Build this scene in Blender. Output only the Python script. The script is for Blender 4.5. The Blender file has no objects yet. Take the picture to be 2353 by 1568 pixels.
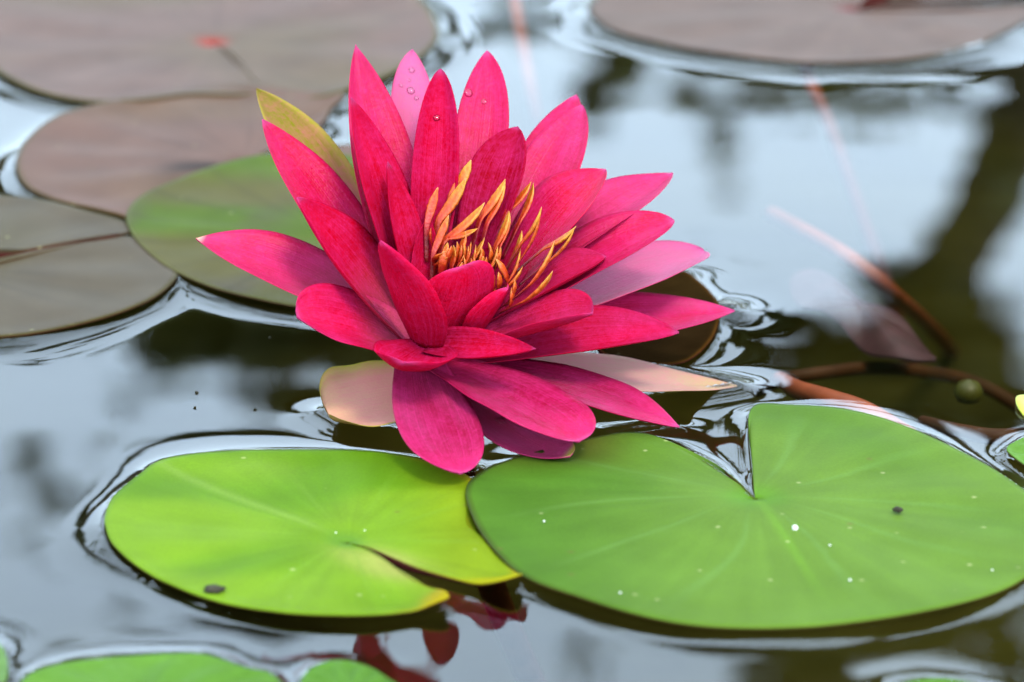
import bpy, math, random
import numpy as np
from mathutils import Vector

random.seed(7)
scn = bpy.context.scene
COL = scn.collection

# ------------------------------------------------------------------ camera
CAM = Vector((0.019, -1.034, 0.375))
PITCH = math.radians(19.0)          # camera looks this far below the horizon
IW, IH, LENS = 2353.0, 1568.0, 150.0
FPX = LENS / 36.0 * IW
cam_d = bpy.data.cameras.new('camera')
cam_d.lens = LENS
cam_d.sensor_width = 36.0
cam_d.clip_start = 0.02
cam_d.clip_end = 2000.0
cam_d.dof.use_dof = True
cam_d.dof.focus_distance = 1.085
cam_d.dof.aperture_fstop = 13.5
cam = bpy.data.objects.new('camera', cam_d)
cam.location = CAM
cam.rotation_euler = (math.pi / 2 - PITCH, 0, 0)
COL.objects.link(cam)
scn.camera = cam

# ------------------------------------------------------------------ sky, sun, exposure
SUN_EL, SUN_ROT = math.radians(56), math.radians(152)
world = bpy.data.worlds.new('World')
scn.world = world
world.use_nodes = True
wn = world.node_tree
wn.nodes.clear()
w_out = wn.nodes.new('ShaderNodeOutputWorld')
w_bg = wn.nodes.new('ShaderNodeBackground')
w_sky = wn.nodes.new('ShaderNodeTexSky')
w_sky.sky_type = 'NISHITA'
w_sky.sun_disc = False
w_sky.sun_elevation = SUN_EL
w_sky.sun_rotation = SUN_ROT
w_sky.dust_density = 1.2
w_sky.air_density = 1.0
w_mix = wn.nodes.new('ShaderNodeMixRGB')       # thin even cloud layer over the whole sky
w_mix.inputs[0].default_value = 0.58
w_mix.inputs[2].default_value = (8.6, 10.8, 12.6, 1)
wn.links.new(w_sky.outputs[0], w_mix.inputs[1])
wn.links.new(w_mix.outputs[0], w_bg.inputs[0])
w_bg.inputs[1].default_value = 0.15
wn.links.new(w_bg.outputs[0], w_out.inputs[0])

sun_d = bpy.data.lights.new('sun', 'SUN')
sun_d.energy = 1.15
sun_d.angle = math.radians(14)
sun_d.color = (1.0, 0.93, 0.82)
sun = bpy.data.objects.new('sun', sun_d)
sun_dir = Vector((math.sin(SUN_ROT) * math.cos(SUN_EL), math.cos(SUN_ROT) * math.cos(SUN_EL), math.sin(SUN_EL)))
sun.rotation_euler = sun_dir.to_track_quat('Z', 'Y').to_euler()
sun.location = (0, 0, 6)
COL.objects.link(sun)

scn.view_settings.view_transform = 'Standard'
scn.view_settings.look = 'None'
scn.view_settings.exposure = 2.12
scn.view_settings.gamma = 1.0
scn.render.engine = 'CYCLES'
scn.cycles.use_denoising = True
scn.cycles.max_bounces = 10
scn.cycles.transparent_max_bounces = 16
scn.cycles.caustics_refractive = False
scn.cycles.sample_clamp_indirect = 6.0

# ------------------------------------------------------------------ pixel -> place helpers
FWD = Vector((0, math.cos(PITCH), -math.sin(PITCH)))
UPV = Vector((0, math.sin(PITCH), math.cos(PITCH)))

def ray(u, v):
    return (FWD + Vector((1, 0, 0)) * ((u - IW / 2) / FPX) - UPV * ((v - IH / 2) / FPX))

def at_y(u, v, y_mm):                     # on the upright plane y_mm behind the flower axis
    d = ray(u, v)
    return CAM + d * ((y_mm * 1e-3 - CAM.y) / d.y)

def at_z(u, v, z=0.0):                    # on the level plane z
    d = ray(u, v)
    return CAM + d * ((z - CAM.z) / d.z)

def mirrored(u, v, dist):                 # what stands dist metres away and is seen mirrored at that spot of the water
    p = at_z(u, v)
    d = ray(u, v)
    d = Vector((d.x, d.y, -d.z))
    return p + d * (dist / d.y)

def lin(r, g, b, k=1.0):
    f = lambda c: (c / 12.92 if c <= 0.04045 else ((c + 0.055) / 1.055) ** 2.4)
    return np.array([f(r / 255.0) * k, f(g / 255.0) * k, f(b / 255.0) * k])

def mixc(a, b, f):
    f = np.clip(np.asarray(f, float), 0, 1)[..., None]
    return a * (1 - f) + b * f

def sstep(a, b, x):
    t = np.clip((np.asarray(x, float) - a) / (b - a), 0, 1)
    return t * t * (3 - 2 * t)

def wnoise(x, y, seed, scale=1.0, n=9):   # cheap smooth noise, about -1..1
    r = np.random.RandomState(seed)
    o = np.zeros_like(np.asarray(x, float))
    for i in range(n):
        a = r.uniform(0, 2 * math.pi)
        f = scale * r.uniform(0.5, 1.9)
        o += np.sin((x * math.cos(a) + y * math.sin(a)) * f + r.uniform(0, 6.28))
    return o / math.sqrt(n) / 1.2

# ------------------------------------------------------------------ object helpers
def tag(o, label=None, cat=None, group=None, kind=None):
    if label: o['label'] = label
    if cat: o['category'] = cat
    if group: o['group'] = group
    if kind: o['kind'] = kind
    return o

def empty(name, loc=(0, 0, 0)):
    o = bpy.data.objects.new(name, None)
    o.location = loc
    o.empty_display_size = 0.02
    COL.objects.link(o)
    return o

def mesh_obj(name, verts, faces, mat, parent=None, cols=None, uvs=None, smooth=True):
    me = bpy.data.meshes.new(name)
    me.from_pydata([tuple(map(float, v)) for v in verts], [], faces)
    if smooth:
        me.polygons.foreach_set('use_smooth', np.ones(len(me.polygons), bool))
    if cols is not None:
        a = me.color_attributes.new('paint', 'FLOAT_COLOR', 'POINT')
        c = np.ones((len(verts), 4), np.float32)
        c[:, :3] = cols
        a.data.foreach_set('color', c.ravel())
    if uvs is not None:
        ul = me.uv_layers.new(name='UVMap')
        li = np.empty(len(me.loops), np.int32)
        me.loops.foreach_get('vertex_index', li)
        ul.data.foreach_set('uv', np.asarray(uvs, np.float32)[li].ravel())
    me.materials.append(mat)
    me.update()
    o = bpy.data.objects.new(name, me)
    COL.objects.link(o)
    if parent:
        o.parent = parent
        o.matrix_parent_inverse = parent.matrix_world.inverted() if False else o.matrix_parent_inverse
        o.location = -Vector(parent.location)
    return o

def catmull(pts, n, closed=False):
    P = np.asarray(pts, float)
    m = len(P)
    segs = m if closed else m - 1
    out = []
    for i in range(segs):
        p1, p2 = P[i], P[(i + 1) % m]
        p0 = P[i - 1] if (i > 0 or closed) else 2 * p1 - p2
        p3 = P[(i + 2) % m] if (i + 2 < m or closed) else 2 * p2 - p1
        for k in range(n):
            t = k / n
            out.append(0.5 * ((2 * p1) + (-p0 + p2) * t + (2 * p0 - 5 * p1 + 4 * p2 - p3) * t * t + (-p0 + 3 * p1 - 3 * p2 + p3) * t ** 3))
    if not closed:
        out.append(P[-1])
    return np.array(out)

def resample(P, n):
    P = np.asarray(P, float)
    d = np.r_[0, np.cumsum(np.linalg.norm(np.diff(P, axis=0), axis=1))]
    s = np.linspace(0, d[-1], n)
    return np.stack([np.interp(s, d, P[:, k]) for k in range(P.shape[1])], 1)

def tube(path, radii, sides=8):
    P = np.asarray(path, float)
    n = len(P)
    V, F = [], []
    T = np.gradient(P, axis=0)
    T /= np.linalg.norm(T, axis=1)[:, None] + 1e-12
    ref = np.array([0.13, 0.31, 0.94])
    for i in range(n):
        a = np.cross(T[i], ref); a /= np.linalg.norm(a) + 1e-9
        b = np.cross(T[i], a)
        for k in range(sides):
            w = 2 * math.pi * k / sides
            V.append(P[i] + (a * math.cos(w) + b * math.sin(w)) * radii[i])
    for i in range(n - 1):
        for k in range(sides):
            k2 = (k + 1) % sides
            F.append((i * sides + k, i * sides + k2, (i + 1) * sides + k2, (i + 1) * sides + k))
    F.append(tuple(range(sides))[::-1])
    F.append(tuple((n - 1) * sides + k for k in range(sides)))
    return V, F

# ------------------------------------------------------------------ materials
def new_mat(name):
    m = bpy.data.materials.new(name)
    m.use_nodes = True
    nt = m.node_tree
    return m, nt, nt.nodes['Principled BSDF'], nt.nodes['Material Output']

def N(nt, t, **kw):
    n = nt.nodes.new(t)
    for k, v in kw.items():
        setattr(n, k, v)
    return n

def petal_material(name, spec, rough, trans):
    m, nt, p, out = new_mat(name)
    at = N(nt, 'ShaderNodeAttribute', attribute_name='paint')
    tc = N(nt, 'ShaderNodeTexCoord')
    no = N(nt, 'ShaderNodeTexNoise'); no.inputs['Scale'].default_value = 900; no.inputs['Detail'].default_value = 3
    no.inputs['Roughness'].default_value = 0.7
    nt.links.new(tc.outputs['Object'], no.inputs['Vector'])
    # long faint veins running to the tip
    mp = N(nt, 'ShaderNodeMapping'); mp.inputs['Scale'].default_value = (44, 1.1, 1)
    nt.links.new(tc.outputs['UV'], mp.inputs['Vector'])
    nv = N(nt, 'ShaderNodeTexNoise'); nv.inputs['Scale'].default_value = 1.0; nv.inputs['Detail'].default_value = 4
    nt.links.new(mp.outputs[0], nv.inputs['Vector'])
    n2 = N(nt, 'ShaderNodeTexNoise'); n2.inputs['Scale'].default_value = 180; n2.inputs['Detail'].default_value = 4
    nt.links.new(tc.outputs['Object'], n2.inputs['Vector'])
    def ramp(src, lo, hi, a, b):
        r = N(nt, 'ShaderNodeMapRange'); r.inputs[1].default_value = lo; r.inputs[2].default_value = hi
        r.inputs[3].default_value = a; r.inputs[4].default_value = b
        nt.links.new(src, r.inputs[0]); return r.outputs[0]
    add = N(nt, 'ShaderNodeMath', operation='ADD')
    nt.links.new(ramp(no.outputs[0], 0.40, 0.66, 0.0, 0.34), add.inputs[0])
    nt.links.new(ramp(nv.outputs[0], 0.44, 0.62, 0.0, 0.30), add.inputs[1])
    add2 = N(nt, 'ShaderNodeMath', operation='ADD')
    nt.links.new(add.outputs[0], add2.inputs[0])
    nt.links.new(ramp(n2.outputs[0], 0.42, 0.70, 0.0, 0.26), add2.inputs[1])
    # lighten towards a pinker tint of the same petal
    hs = N(nt, 'ShaderNodeMixRGB', blend_type='MIX')
    tint = N(nt, 'ShaderNodeMixRGB', blend_type='MIX'); tint.inputs[0].default_value = 0.38
    tint.inputs[2].default_value = (0.62, 0.030, 0.20, 1)
    nt.links.new(at.outputs['Color'], tint.inputs[1])
    nt.links.new(add2.outputs[0], hs.inputs[0])
    nt.links.new(at.outputs['Color'], hs.inputs[1])
    nt.links.new(tint.outputs[0], hs.inputs[2])
    nt.links.new(hs.outputs[0], p.inputs['Base Color'])
    p.inputs['Roughness'].default_value = rough
    p.inputs['Specular IOR Level'].default_value = spec
    p.inputs['Sheen Weight'].default_value = 0.0
    p.inputs['Sheen Roughness'].default_value = 0.4
    p.inputs['Sheen Tint'].default_value = (1.0, 0.75, 0.9, 1)
    bp = N(nt, 'ShaderNodeBump'); bp.inputs['Strength'].default_value = 0.35; bp.inputs['Distance'].default_value = 0.0006
    badd = N(nt, 'ShaderNodeMath', operation='ADD')
    nt.links.new(no.outputs[0], badd.inputs[0]); nt.links.new(nv.outputs[0], badd.inputs[1])
    nt.links.new(badd.outputs[0], bp.inputs['Height'])
    nt.links.new(bp.outputs[0], p.inputs['Normal'])
    tr = N(nt, 'ShaderNodeBsdfTranslucent')
    nt.links.new(at.outputs['Color'], tr.inputs[0])
    mx = N(nt, 'ShaderNodeMixShader'); mx.inputs[0].default_value = trans
    nt.links.new(p.outputs[0], mx.inputs[1]); nt.links.new(tr.outputs[0], mx.inputs[2])
    nt.links.new(mx.outputs[0], out.inputs[0])
    return m

def painted_material(name, rough, spec, noise_scale, amount, bump=0.1, trans=0.0, coat=0.0, streak=None):
    m, nt, p, out = new_mat(name)
    at = N(nt, 'ShaderNodeAttribute', attribute_name='paint')
    tc = N(nt, 'ShaderNodeTexCoord')
    no = N(nt, 'ShaderNodeTexNoise'); no.inputs['Scale'].default_value = noise_scale; no.inputs['Detail'].default_value = 6
    nt.links.new(tc.outputs['Object'], no.inputs['Vector'])
    fine = N(nt, 'ShaderNodeTexNoise'); fine.inputs['Scale'].default_value = 1400; fine.inputs['Detail'].default_value = 2
    nt.links.new(tc.outputs['Object'], fine.inputs['Vector'])
    r = N(nt, 'ShaderNodeMapRange'); r.inputs[1].default_value = 0.3; r.inputs[2].default_value = 0.7
    r.inputs[3].default_value = 1 - amount; r.inputs[4].default_value = 1 + amount
    nt.links.new(no.outputs[0], r.inputs[0])
    r2 = N(nt, 'ShaderNodeMapRange'); r2.inputs[1].default_value = 0.3; r2.inputs[2].default_value = 0.7
    r2.inputs[3].default_value = 0.93; r2.inputs[4].default_value = 1.07
    nt.links.new(fine.outputs[0], r2.inputs[0])
    mm = N(nt, 'ShaderNodeMath', operation='MULTIPLY')
    nt.links.new(r.outputs[0], mm.inputs[0]); nt.links.new(r2.outputs[0], mm.inputs[1])
    val = mm.outputs[0]
    if streak:
        mp = N(nt, 'ShaderNodeMapping'); mp.inputs['Scale'].default_value = (streak, 1.2, 1)
        nt.links.new(tc.outputs['UV'], mp.inputs['Vector'])
        nv = N(nt, 'ShaderNodeTexNoise'); nv.inputs['Scale'].default_value = 1.0; nv.inputs['Detail'].default_value = 4
        nt.links.new(mp.outputs[0], nv.inputs['Vector'])
        r3 = N(nt, 'ShaderNodeMapRange'); r3.inputs[1].default_value = 0.3; r3.inputs[2].default_value = 0.7
        r3.inputs[3].default_value = 0.93; r3.inputs[4].default_value = 1.07
        nt.links.new(nv.outputs[0], r3.inputs[0])
        m2 = N(nt, 'ShaderNodeMath', operation='MULTIPLY')
        nt.links.new(val, m2.inputs[0]); nt.links.new(r3.outputs[0], m2.inputs[1])
        val = m2.outputs[0]
    base_col = at.outputs['Color']
    if streak:                                   # scattered small blemishes, pale and brown
        for sc_, lim, colr, amt, w_ in ((190, 0.16, (0.26, 0.25, 0.12, 1), 0.35, 0.0), (120, 0.13, (0.06, 0.045, 0.015, 1), 0.5, 0.4)):
            vo = N(nt, 'ShaderNodeTexVoronoi'); vo.inputs['Scale'].default_value = sc_
            mpv = N(nt, 'ShaderNodeMapping'); mpv.inputs['Location'].default_value = (w_, w_ * 2, 0)
            nt.links.new(tc.outputs['Object'], mpv.inputs['Vector']); nt.links.new(mpv.outputs[0], vo.inputs['Vector'])
            sep = N(nt, 'ShaderNodeSeparateColor'); nt.links.new(vo.outputs['Color'], sep.inputs[0])
            pick = N(nt, 'ShaderNodeMath', operation='GREATER_THAN'); pick.inputs[1].default_value = 0.90
            nt.links.new(sep.outputs[0], pick.inputs[0])
            near = N(nt, 'ShaderNodeMapRange'); near.inputs[1].default_value = lim; near.inputs[2].default_value = lim * .35
            near.inputs[3].default_value = 0.0; near.inputs[4].default_value = amt
            nt.links.new(vo.outputs['Distance'], near.inputs[0])
            mu = N(nt, 'ShaderNodeMath', operation='MULTIPLY'); nt.links.new(pick.outputs[0], mu.inputs[0]); nt.links.new(near.outputs[0], mu.inputs[1])
            mc = N(nt, 'ShaderNodeMixRGB'); mc.inputs[2].default_value = colr
            nt.links.new(mu.outputs[0], mc.inputs[0]); nt.links.new(base_col, mc.inputs[1])
            base_col = mc.outputs[0]
    vm = N(nt, 'ShaderNodeVectorMath', operation='SCALE')
    nt.links.new(base_col, vm.inputs[0]); nt.links.new(val, vm.inputs['Scale'])
    nt.links.new(vm.outputs[0], p.inputs['Base Color'])
    p.inputs['Roughness'].default_value = rough
    p.inputs['Specular IOR Level'].default_value = spec
    p.inputs['Coat Weight'].default_value = coat
    p.inputs['Coat Roughness'].default_value = 0.25
    if bump:
        bp = N(nt, 'ShaderNodeBump'); bp.inputs['Strength'].default_value = bump; bp.inputs['Distance'].default_value = 0.0008
        nt.links.new(no.outputs[0], bp.inputs['Height']); nt.links.new(bp.outputs[0], p.inputs['Normal'])
    if trans:
        tr = N(nt, 'ShaderNodeBsdfTranslucent'); nt.links.new(vm.outputs[0], tr.inputs[0])
        mx = N(nt, 'ShaderNodeMixShader'); mx.inputs[0].default_value = trans
        nt.links.new(p.outputs[0], mx.inputs[1]); nt.links.new(tr.outputs[0], mx.inputs[2])
        nt.links.new(mx.outputs[0], out.inputs[0])
    return m

def plain_material(name, col, rough=0.6, spec=0.4, noise=0.25, scale=60.0):
    m, nt, p, out = new_mat(name)
    tc = N(nt, 'ShaderNodeTexCoord')
    no = N(nt, 'ShaderNodeTexNoise'); no.inputs['Scale'].default_value = scale; no.inputs['Detail'].default_value = 5
    nt.links.new(tc.outputs['Object'], no.inputs['Vector'])
    cr = N(nt, 'ShaderNodeValToRGB')
    cr.color_ramp.elements[0].position = 0.3; cr.color_ramp.elements[1].position = 0.7
    cr.color_ramp.elements[0].color = (*[c * (1 - noise) for c in col], 1)
    cr.color_ramp.elements[1].color = (*[c * (1 + noise) for c in col], 1)
    nt.links.new(no.outputs[0], cr.inputs[0]); nt.links.new(cr.outputs[0], p.inputs['Base Color'])
    p.inputs['Roughness'].default_value = rough
    p.inputs['Specular IOR Level'].default_value = spec
    return m

M_PETAL = petal_material('inner_petal_skin', 0.012, 0.45, 0.40)
M_PETAL_OUT = petal_material('outer_petal_skin', 0.08, 0.30, 0.30)
M_PAD = painted_material('green_pad_skin', 0.55, 0.02, 55, 0.10, bump=0.12, streak=60)
M_PAD_DARK = painted_material('dark_pad_skin', 0.8, 0.0, 55, 0.2, bump=0.12, streak=60)
M_PAD_BROWN = painted_material('brown_pad_skin', 0.5, 0.03, 55, 0.12, bump=0.12, streak=60)
M_STAMEN = painted_material('stamen_skin', 0.5, 0.4, 700, 0.16, bump=0.5, trans=0.2)
M_STALK = plain_material('submerged_stalk', tuple(lin(205, 105, 65, 0.30)), 0.5, 0.2, 0.2, 120)
M_STALK_DIM = plain_material('dim_stalk', tuple(lin(160, 100, 58, 0.11)), 0.6, 0.1, 0.25, 120)
M_BARK = plain_material('bark', (0.05, 0.042, 0.032), 0.9, 0.1, 0.4, 9)
M_LEAF = plain_material('tree_leaf', (0.05, 0.062, 0.022), 0.6, 0.3, 0.35, 3)
M_GROUND = plain_material('ground_soil', (0.08, 0.082, 0.034), 0.95, 0.1, 0.55, 14)
M_SEED = plain_material('seed_husk', (0.022, 0.02, 0.012), 0.7, 0.05, 0.3, 800)
M_CHAFF = plain_material('pale_chaff', (0.42, 0.42, 0.36), 0.6, 0.4, 0.1, 800)

def water_material():
    m, nt, p, out = new_mat('pond_water')
    nt.nodes.remove(p)
    fr = N(nt, 'ShaderNodeFresnel'); fr.inputs[0].default_value = 1.333
    gl = N(nt, 'ShaderNodeBsdfGlossy'); gl.inputs['Roughness'].default_value = 0.0
    tr = N(nt, 'ShaderNodeBsdfTransparent'); tr.inputs[0].default_value = (0.97, 0.97, 0.94, 1)
    mx = N(nt, 'ShaderNodeMixShader')
    nt.links.new(fr.outputs[0], mx.inputs[0]); nt.links.new(tr.outputs[0], mx.inputs[1]); nt.links.new(gl.outputs[0], mx.inputs[2])
    nt.links.new(mx.outputs[0], out.inputs['Surface'])
    va = N(nt, 'ShaderNodeVolumeAbsorption'); va.inputs[0].default_value = (0.52, 0.48, 0.22, 1)
    va.inputs[1].default_value = 8.5
    nt.links.new(va.outputs[0], out.inputs['Volume'])
    return m
M_WATER = water_material()

def drop_material():
    m, nt, p, out = new_mat('droplet_water')
    nt.nodes.remove(p)
    fr = N(nt, 'ShaderNodeFresnel'); fr.inputs[0].default_value = 1.333
    gl = N(nt, 'ShaderNodeBsdfGlossy'); gl.inputs['Roughness'].default_value = 0.02
    tr = N(nt, 'ShaderNodeBsdfRefraction'); tr.inputs['IOR'].default_value = 1.333; tr.inputs['Roughness'].default_value = 0.0
    t2 = N(nt, 'ShaderNodeBsdfTransparent')
    m2 = N(nt, 'ShaderNodeMixShader'); m2.inputs[0].default_value = 0.92
    nt.links.new(tr.outputs[0], m2.inputs[1]); nt.links.new(t2.outputs[0], m2.inputs[2])
    mx = N(nt, 'ShaderNodeMixShader')
    nt.links.new(fr.outputs[0], mx.inputs[0]); nt.links.new(m2.outputs[0], mx.inputs[1]); nt.links.new(gl.outputs[0], mx.inputs[2])
    nt.links.new(mx.outputs[0], out.inputs['Surface'])
    return m
M_DROP = drop_material()

# ================================================================== LILY PADS (outlines laid on the water plane)
K = 0.175          # photo tone -> surface colour
def gp(pts):
    return np.array([list(at_z(u, v))[:2] for u, v in pts])

PADS = []         # dict(name, outline (n,2), apex, ...)
def pad_def(key, apex, pts, paint, label, group=None, over=(), amp=1.0, dense=1.0, z=0.0018, warp=0.0006, seed=1, undul=0.0):
    a = np.array(list(at_z(*apex))[:2])
    o = catmull(gp(pts), 14)
    o = resample(np.vstack([o]), int(260 * dense))
    r = np.random.RandomState(seed)
    # a slightly uneven margin, as real pads have
    nrm = o - a; L = np.linalg.norm(nrm, axis=1)[:, None] + 1e-9
    k = np.linspace(0, 1, len(o))
    wob = sum(np.sin(k * 6.283 * f + r.uniform(0, 6.28)) / f for f in (9, 17, 31, 53))
    fade = np.clip(np.minimum(k, 1 - k) * 20, 0, 1)
    o = o + nrm / L * (wob * fade * 0.0011 * undul + wob * fade * 0.00035)[:, None]
    PADS.append(dict(key=key, apex=a, out=o, paint=paint, label=label, group=group, over=over, amp=amp, z=z, warp=warp, seed=seed))

G_BACK = None
# --- paint functions: get ang 0..1 along the margin, r 0..1 from apex, and pixel-like coords
def paint_A(k, r, x, y, U, V):
    c = np.ones(k.shape + (3,)) * lin(136, 178, 60, K)
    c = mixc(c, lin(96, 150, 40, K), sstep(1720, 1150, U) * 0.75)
    c = mixc(c, lin(120, 122, 40, K), sstep(1130, 1030, V) * sstep(1520, 1330, U) * 0.75)  # bloom's shadow and reddish reflection painted on the pad, next line too
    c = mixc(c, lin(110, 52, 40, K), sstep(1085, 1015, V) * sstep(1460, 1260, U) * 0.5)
    c = mixc(c, lin(128, 190, 50, K), sstep(0.17, 0.04, r) * 0.8)
    # midrib
    du, dv = 1920 - 1735, 1425 - 1152
    Lm = math.hypot(du, dv)
    along = ((U - 1735) * du + (V - 1152) * dv) / Lm
    dist = np.abs((U - 1735) * dv - (V - 1152) * du) / Lm
    c = mixc(c, lin(150, 205, 60, K), np.exp(-(dist / 9.0) ** 2) * sstep(-5, 10, along) * sstep(Lm * 1.03, Lm * 0.5, along) * 0.8)
    vein = np.sin(k * 6.283 * 11 + wnoise(x * 60, y * 60, 4)) 
    c = mixc(c, lin(150, 200, 95, K), sstep(0.93, 1.0, vein) * sstep(0.05, 0.3, r) * sstep(1, .6, r) * 0.35)
    c = mixc(c, lin(92, 150, 38, K), sstep(0.1, 1.2, wnoise(x * 55, y * 120, 3)) * 0.35)
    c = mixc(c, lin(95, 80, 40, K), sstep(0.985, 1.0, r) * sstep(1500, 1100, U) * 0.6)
    return c
def paint_B(k, r, x, y, U, V):
    c = np.ones(k.shape + (3,)) * lin(160, 206, 44, K)
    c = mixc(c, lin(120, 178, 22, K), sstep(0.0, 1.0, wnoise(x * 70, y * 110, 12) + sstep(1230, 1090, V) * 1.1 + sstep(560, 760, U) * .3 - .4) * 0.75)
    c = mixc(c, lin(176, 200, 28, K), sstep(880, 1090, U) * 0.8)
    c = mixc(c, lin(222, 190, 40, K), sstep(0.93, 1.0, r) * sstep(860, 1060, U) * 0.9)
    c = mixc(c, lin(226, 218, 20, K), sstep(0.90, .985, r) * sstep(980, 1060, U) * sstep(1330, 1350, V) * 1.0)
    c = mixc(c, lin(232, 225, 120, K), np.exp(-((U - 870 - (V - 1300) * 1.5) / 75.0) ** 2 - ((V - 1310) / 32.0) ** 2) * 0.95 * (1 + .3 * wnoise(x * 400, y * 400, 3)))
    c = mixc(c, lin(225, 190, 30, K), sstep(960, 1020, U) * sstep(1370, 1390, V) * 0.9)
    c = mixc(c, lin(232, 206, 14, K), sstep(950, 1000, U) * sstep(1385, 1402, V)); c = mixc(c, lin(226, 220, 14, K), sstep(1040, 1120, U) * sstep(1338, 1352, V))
    du, dv = 370 - 800, 1085 - 1255
    Lm = math.hypot(du, dv)
    along = ((U - 800) * du + (V - 1255) * dv) / Lm
    dist = np.abs((U - 800) * dv - (V - 1255) * du) / Lm
    c = mixc(c, lin(176, 216, 85, K), np.exp(-(dist / 7.0) ** 2) * sstep(20, 120, along) * 0.6)
    c = mixc(c, lin(110, 172, 70, K), sstep(0.14, 0.03, r) * 0.5)
    vein = np.sin(k * 6.283 * 12 + .6)
    c = mixc(c, lin(165, 212, 70, K), sstep(0.94, 1.0, vein) * sstep(0.08, 0.3, r) * sstep(.9, .5, r) * 0.3)
    c = mixc(c, lin(150, 120, 40, K), sstep(0.06, .1, np.abs(k - .5)) * 0)
    return c
def paint_brown(base, alt, edge, seed, redspot=None, streaks=0.3):
    def f(k, r, x, y, U, V):
        c = np.ones(k.shape + (3,)) * base
        c = mixc(c, alt, sstep(-0.3, 1.2, wnoise(x * 45, y * 60, seed)) * 0.7)
        vein = np.sin(k * 6.283 * 13 + seed)
        c = mixc(c, base * 0.62, sstep(0.75, 1.0, vein) * sstep(0.02, 0.2, r) * sstep(0.75, 0.3, r) * streaks)
        c = mixc(c, edge, sstep(0.97, 1.0, r) * 0.8)
        if seed == 22:      # shade of a fold, painted as a dark streak out from the centre
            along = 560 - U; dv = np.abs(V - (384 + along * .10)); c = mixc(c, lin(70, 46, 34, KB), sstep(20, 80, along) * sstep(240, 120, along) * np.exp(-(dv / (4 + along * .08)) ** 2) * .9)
        if redspot is not None:
            c = mixc(c, redspot, sstep(0.10, 0.0, r) * 0.9)
        return c
    return f
def paint_C(k, r, x, y, U, V):
    c = np.ones(k.shape + (3,)) * lin(140, 132, 72, K * .85)
    n = wnoise(x * 50, y * 90, 31)
    c = mixc(c, lin(118, 150, 36, K * .85), sstep(-.3, 1., n + sstep(640, 440, V) * 1.0 - .3) * 0.9)
    c = mixc(c, lin(128, 112, 92, K * .8), sstep(.2, 1.2, wnoise(x * 130, y * 60, 8)) * 0.55 + sstep(560, 680, V) * .3)
    c = mixc(c, lin(96, 90, 60, K), sstep(0.86, 1.0, np.sin(k * 6.283 * 16)) * 0.3 * sstep(.1, .4, r))
    c = mixc(c, lin(150, 150, 90, K), sstep(0.97, 1.0, r) * 0.6)
    return c
def paint_green(base, alt, seed):
    def f(k, r, x, y, U, V):
        c = np.ones(k.shape + (3,)) * base
        return mixc(c, alt, sstep(-.2, 1.1, wnoise(x * 60, y * 90, seed)) * 0.6)
    return f

KB = 0.135
BR1, BR2 = lin(176, 142, 128, KB), lin(160, 138, 104, KB)
EDGE_Y = lin(140, 120, 20, K * .6)
pad_def('E', (490, 105), [(512, 116), (560, 160), (610, 218), (700, 240), (800, 222), (900, 185), (985, 130), (1008, 90), (985, 35), (930, -8), (800, -48), (640, -68), (450, -75),
        (250, -66), (90, -40), (-20, 10), (-58, 70), (-40, 145), (5, 190), (90, 228), (200, 247), (330, 246), (430, 234), (595, 222), (548, 162), (504, 118)],
        paint_brown(BR1, BR2, lin(130, 140, 60, KB), 21, lin(235, 70, 60, K)), 'large mauve-brown lily pad with a red centre behind the left petals', seed=3)
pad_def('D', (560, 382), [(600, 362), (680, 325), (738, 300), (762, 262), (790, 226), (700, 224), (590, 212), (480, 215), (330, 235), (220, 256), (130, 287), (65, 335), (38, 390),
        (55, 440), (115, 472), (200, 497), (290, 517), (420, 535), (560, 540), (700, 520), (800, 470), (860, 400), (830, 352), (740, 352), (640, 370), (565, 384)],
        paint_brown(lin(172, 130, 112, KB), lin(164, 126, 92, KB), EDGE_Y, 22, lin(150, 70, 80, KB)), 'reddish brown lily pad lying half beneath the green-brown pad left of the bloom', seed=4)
pad_def('G', (-120, 628), [(0, 606), (130, 582), (230, 562), (300, 548), (290, 525), (200, 500), (100, 476), (0, 466), (-150, 462), (-330, 480), (-500, 540), (-540, 620), (-480, 700),
        (-330, 760), (-150, 790), (0, 790), (120, 776), (250, 746), (340, 711), (392, 672), (408, 640), (365, 598), (312, 562), (230, 572), (130, 592), (0, 622)],
        paint_brown(lin(140, 122, 96, KB), lin(138, 126, 84, KB), lin(120, 110, 40, KB), 23), 'olive-brown lily pad whose notch slit points at the green-brown pad', seed=5)
pad_def('C', (760, 560), [(800, 548), (900, 540), (985, 560), (1000, 500), (960, 430), (860, 385), (740, 366), (620, 371), (520, 390), (420, 421), (335, 458), (292, 508),
        (305, 558), (360, 612), (412, 645), (480, 676), (560, 700), (680, 722), (800, 728), (920, 705), (985, 650), (1000, 600), (900, 590), (800, 575)],
        paint_C, 'green lily pad blotched with brown, under the leftmost pointed petal', over=('D', 'G'), seed=6)
pad_def('F', (1960, 27), [(2050, 22), (2220, 10), (2400, 0), (2412, -18), (2330, -48), (2150, -72), (1950, -80), (1750, -76), (1560, -58), (1420, -26), (1360, 15), (1358, 48), (1405, 82),
        (1500, 110), (1620, 135), (1800, 156), (1950, 160), (2100, 150), (2250, 116), (2340, 72), (2395, 36), (2330, 26), (2200, 34), (2080, 38), (1975, 30)],
        paint_brown(lin(176, 146, 132, KB), lin(170, 140, 124, KB), lin(110, 105, 80, KB), 24, lin(190, 90, 95, KB), .15), 'pinkish grey lily pad with a dark open slit, behind the bloom', seed=7, amp=1.5)
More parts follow.
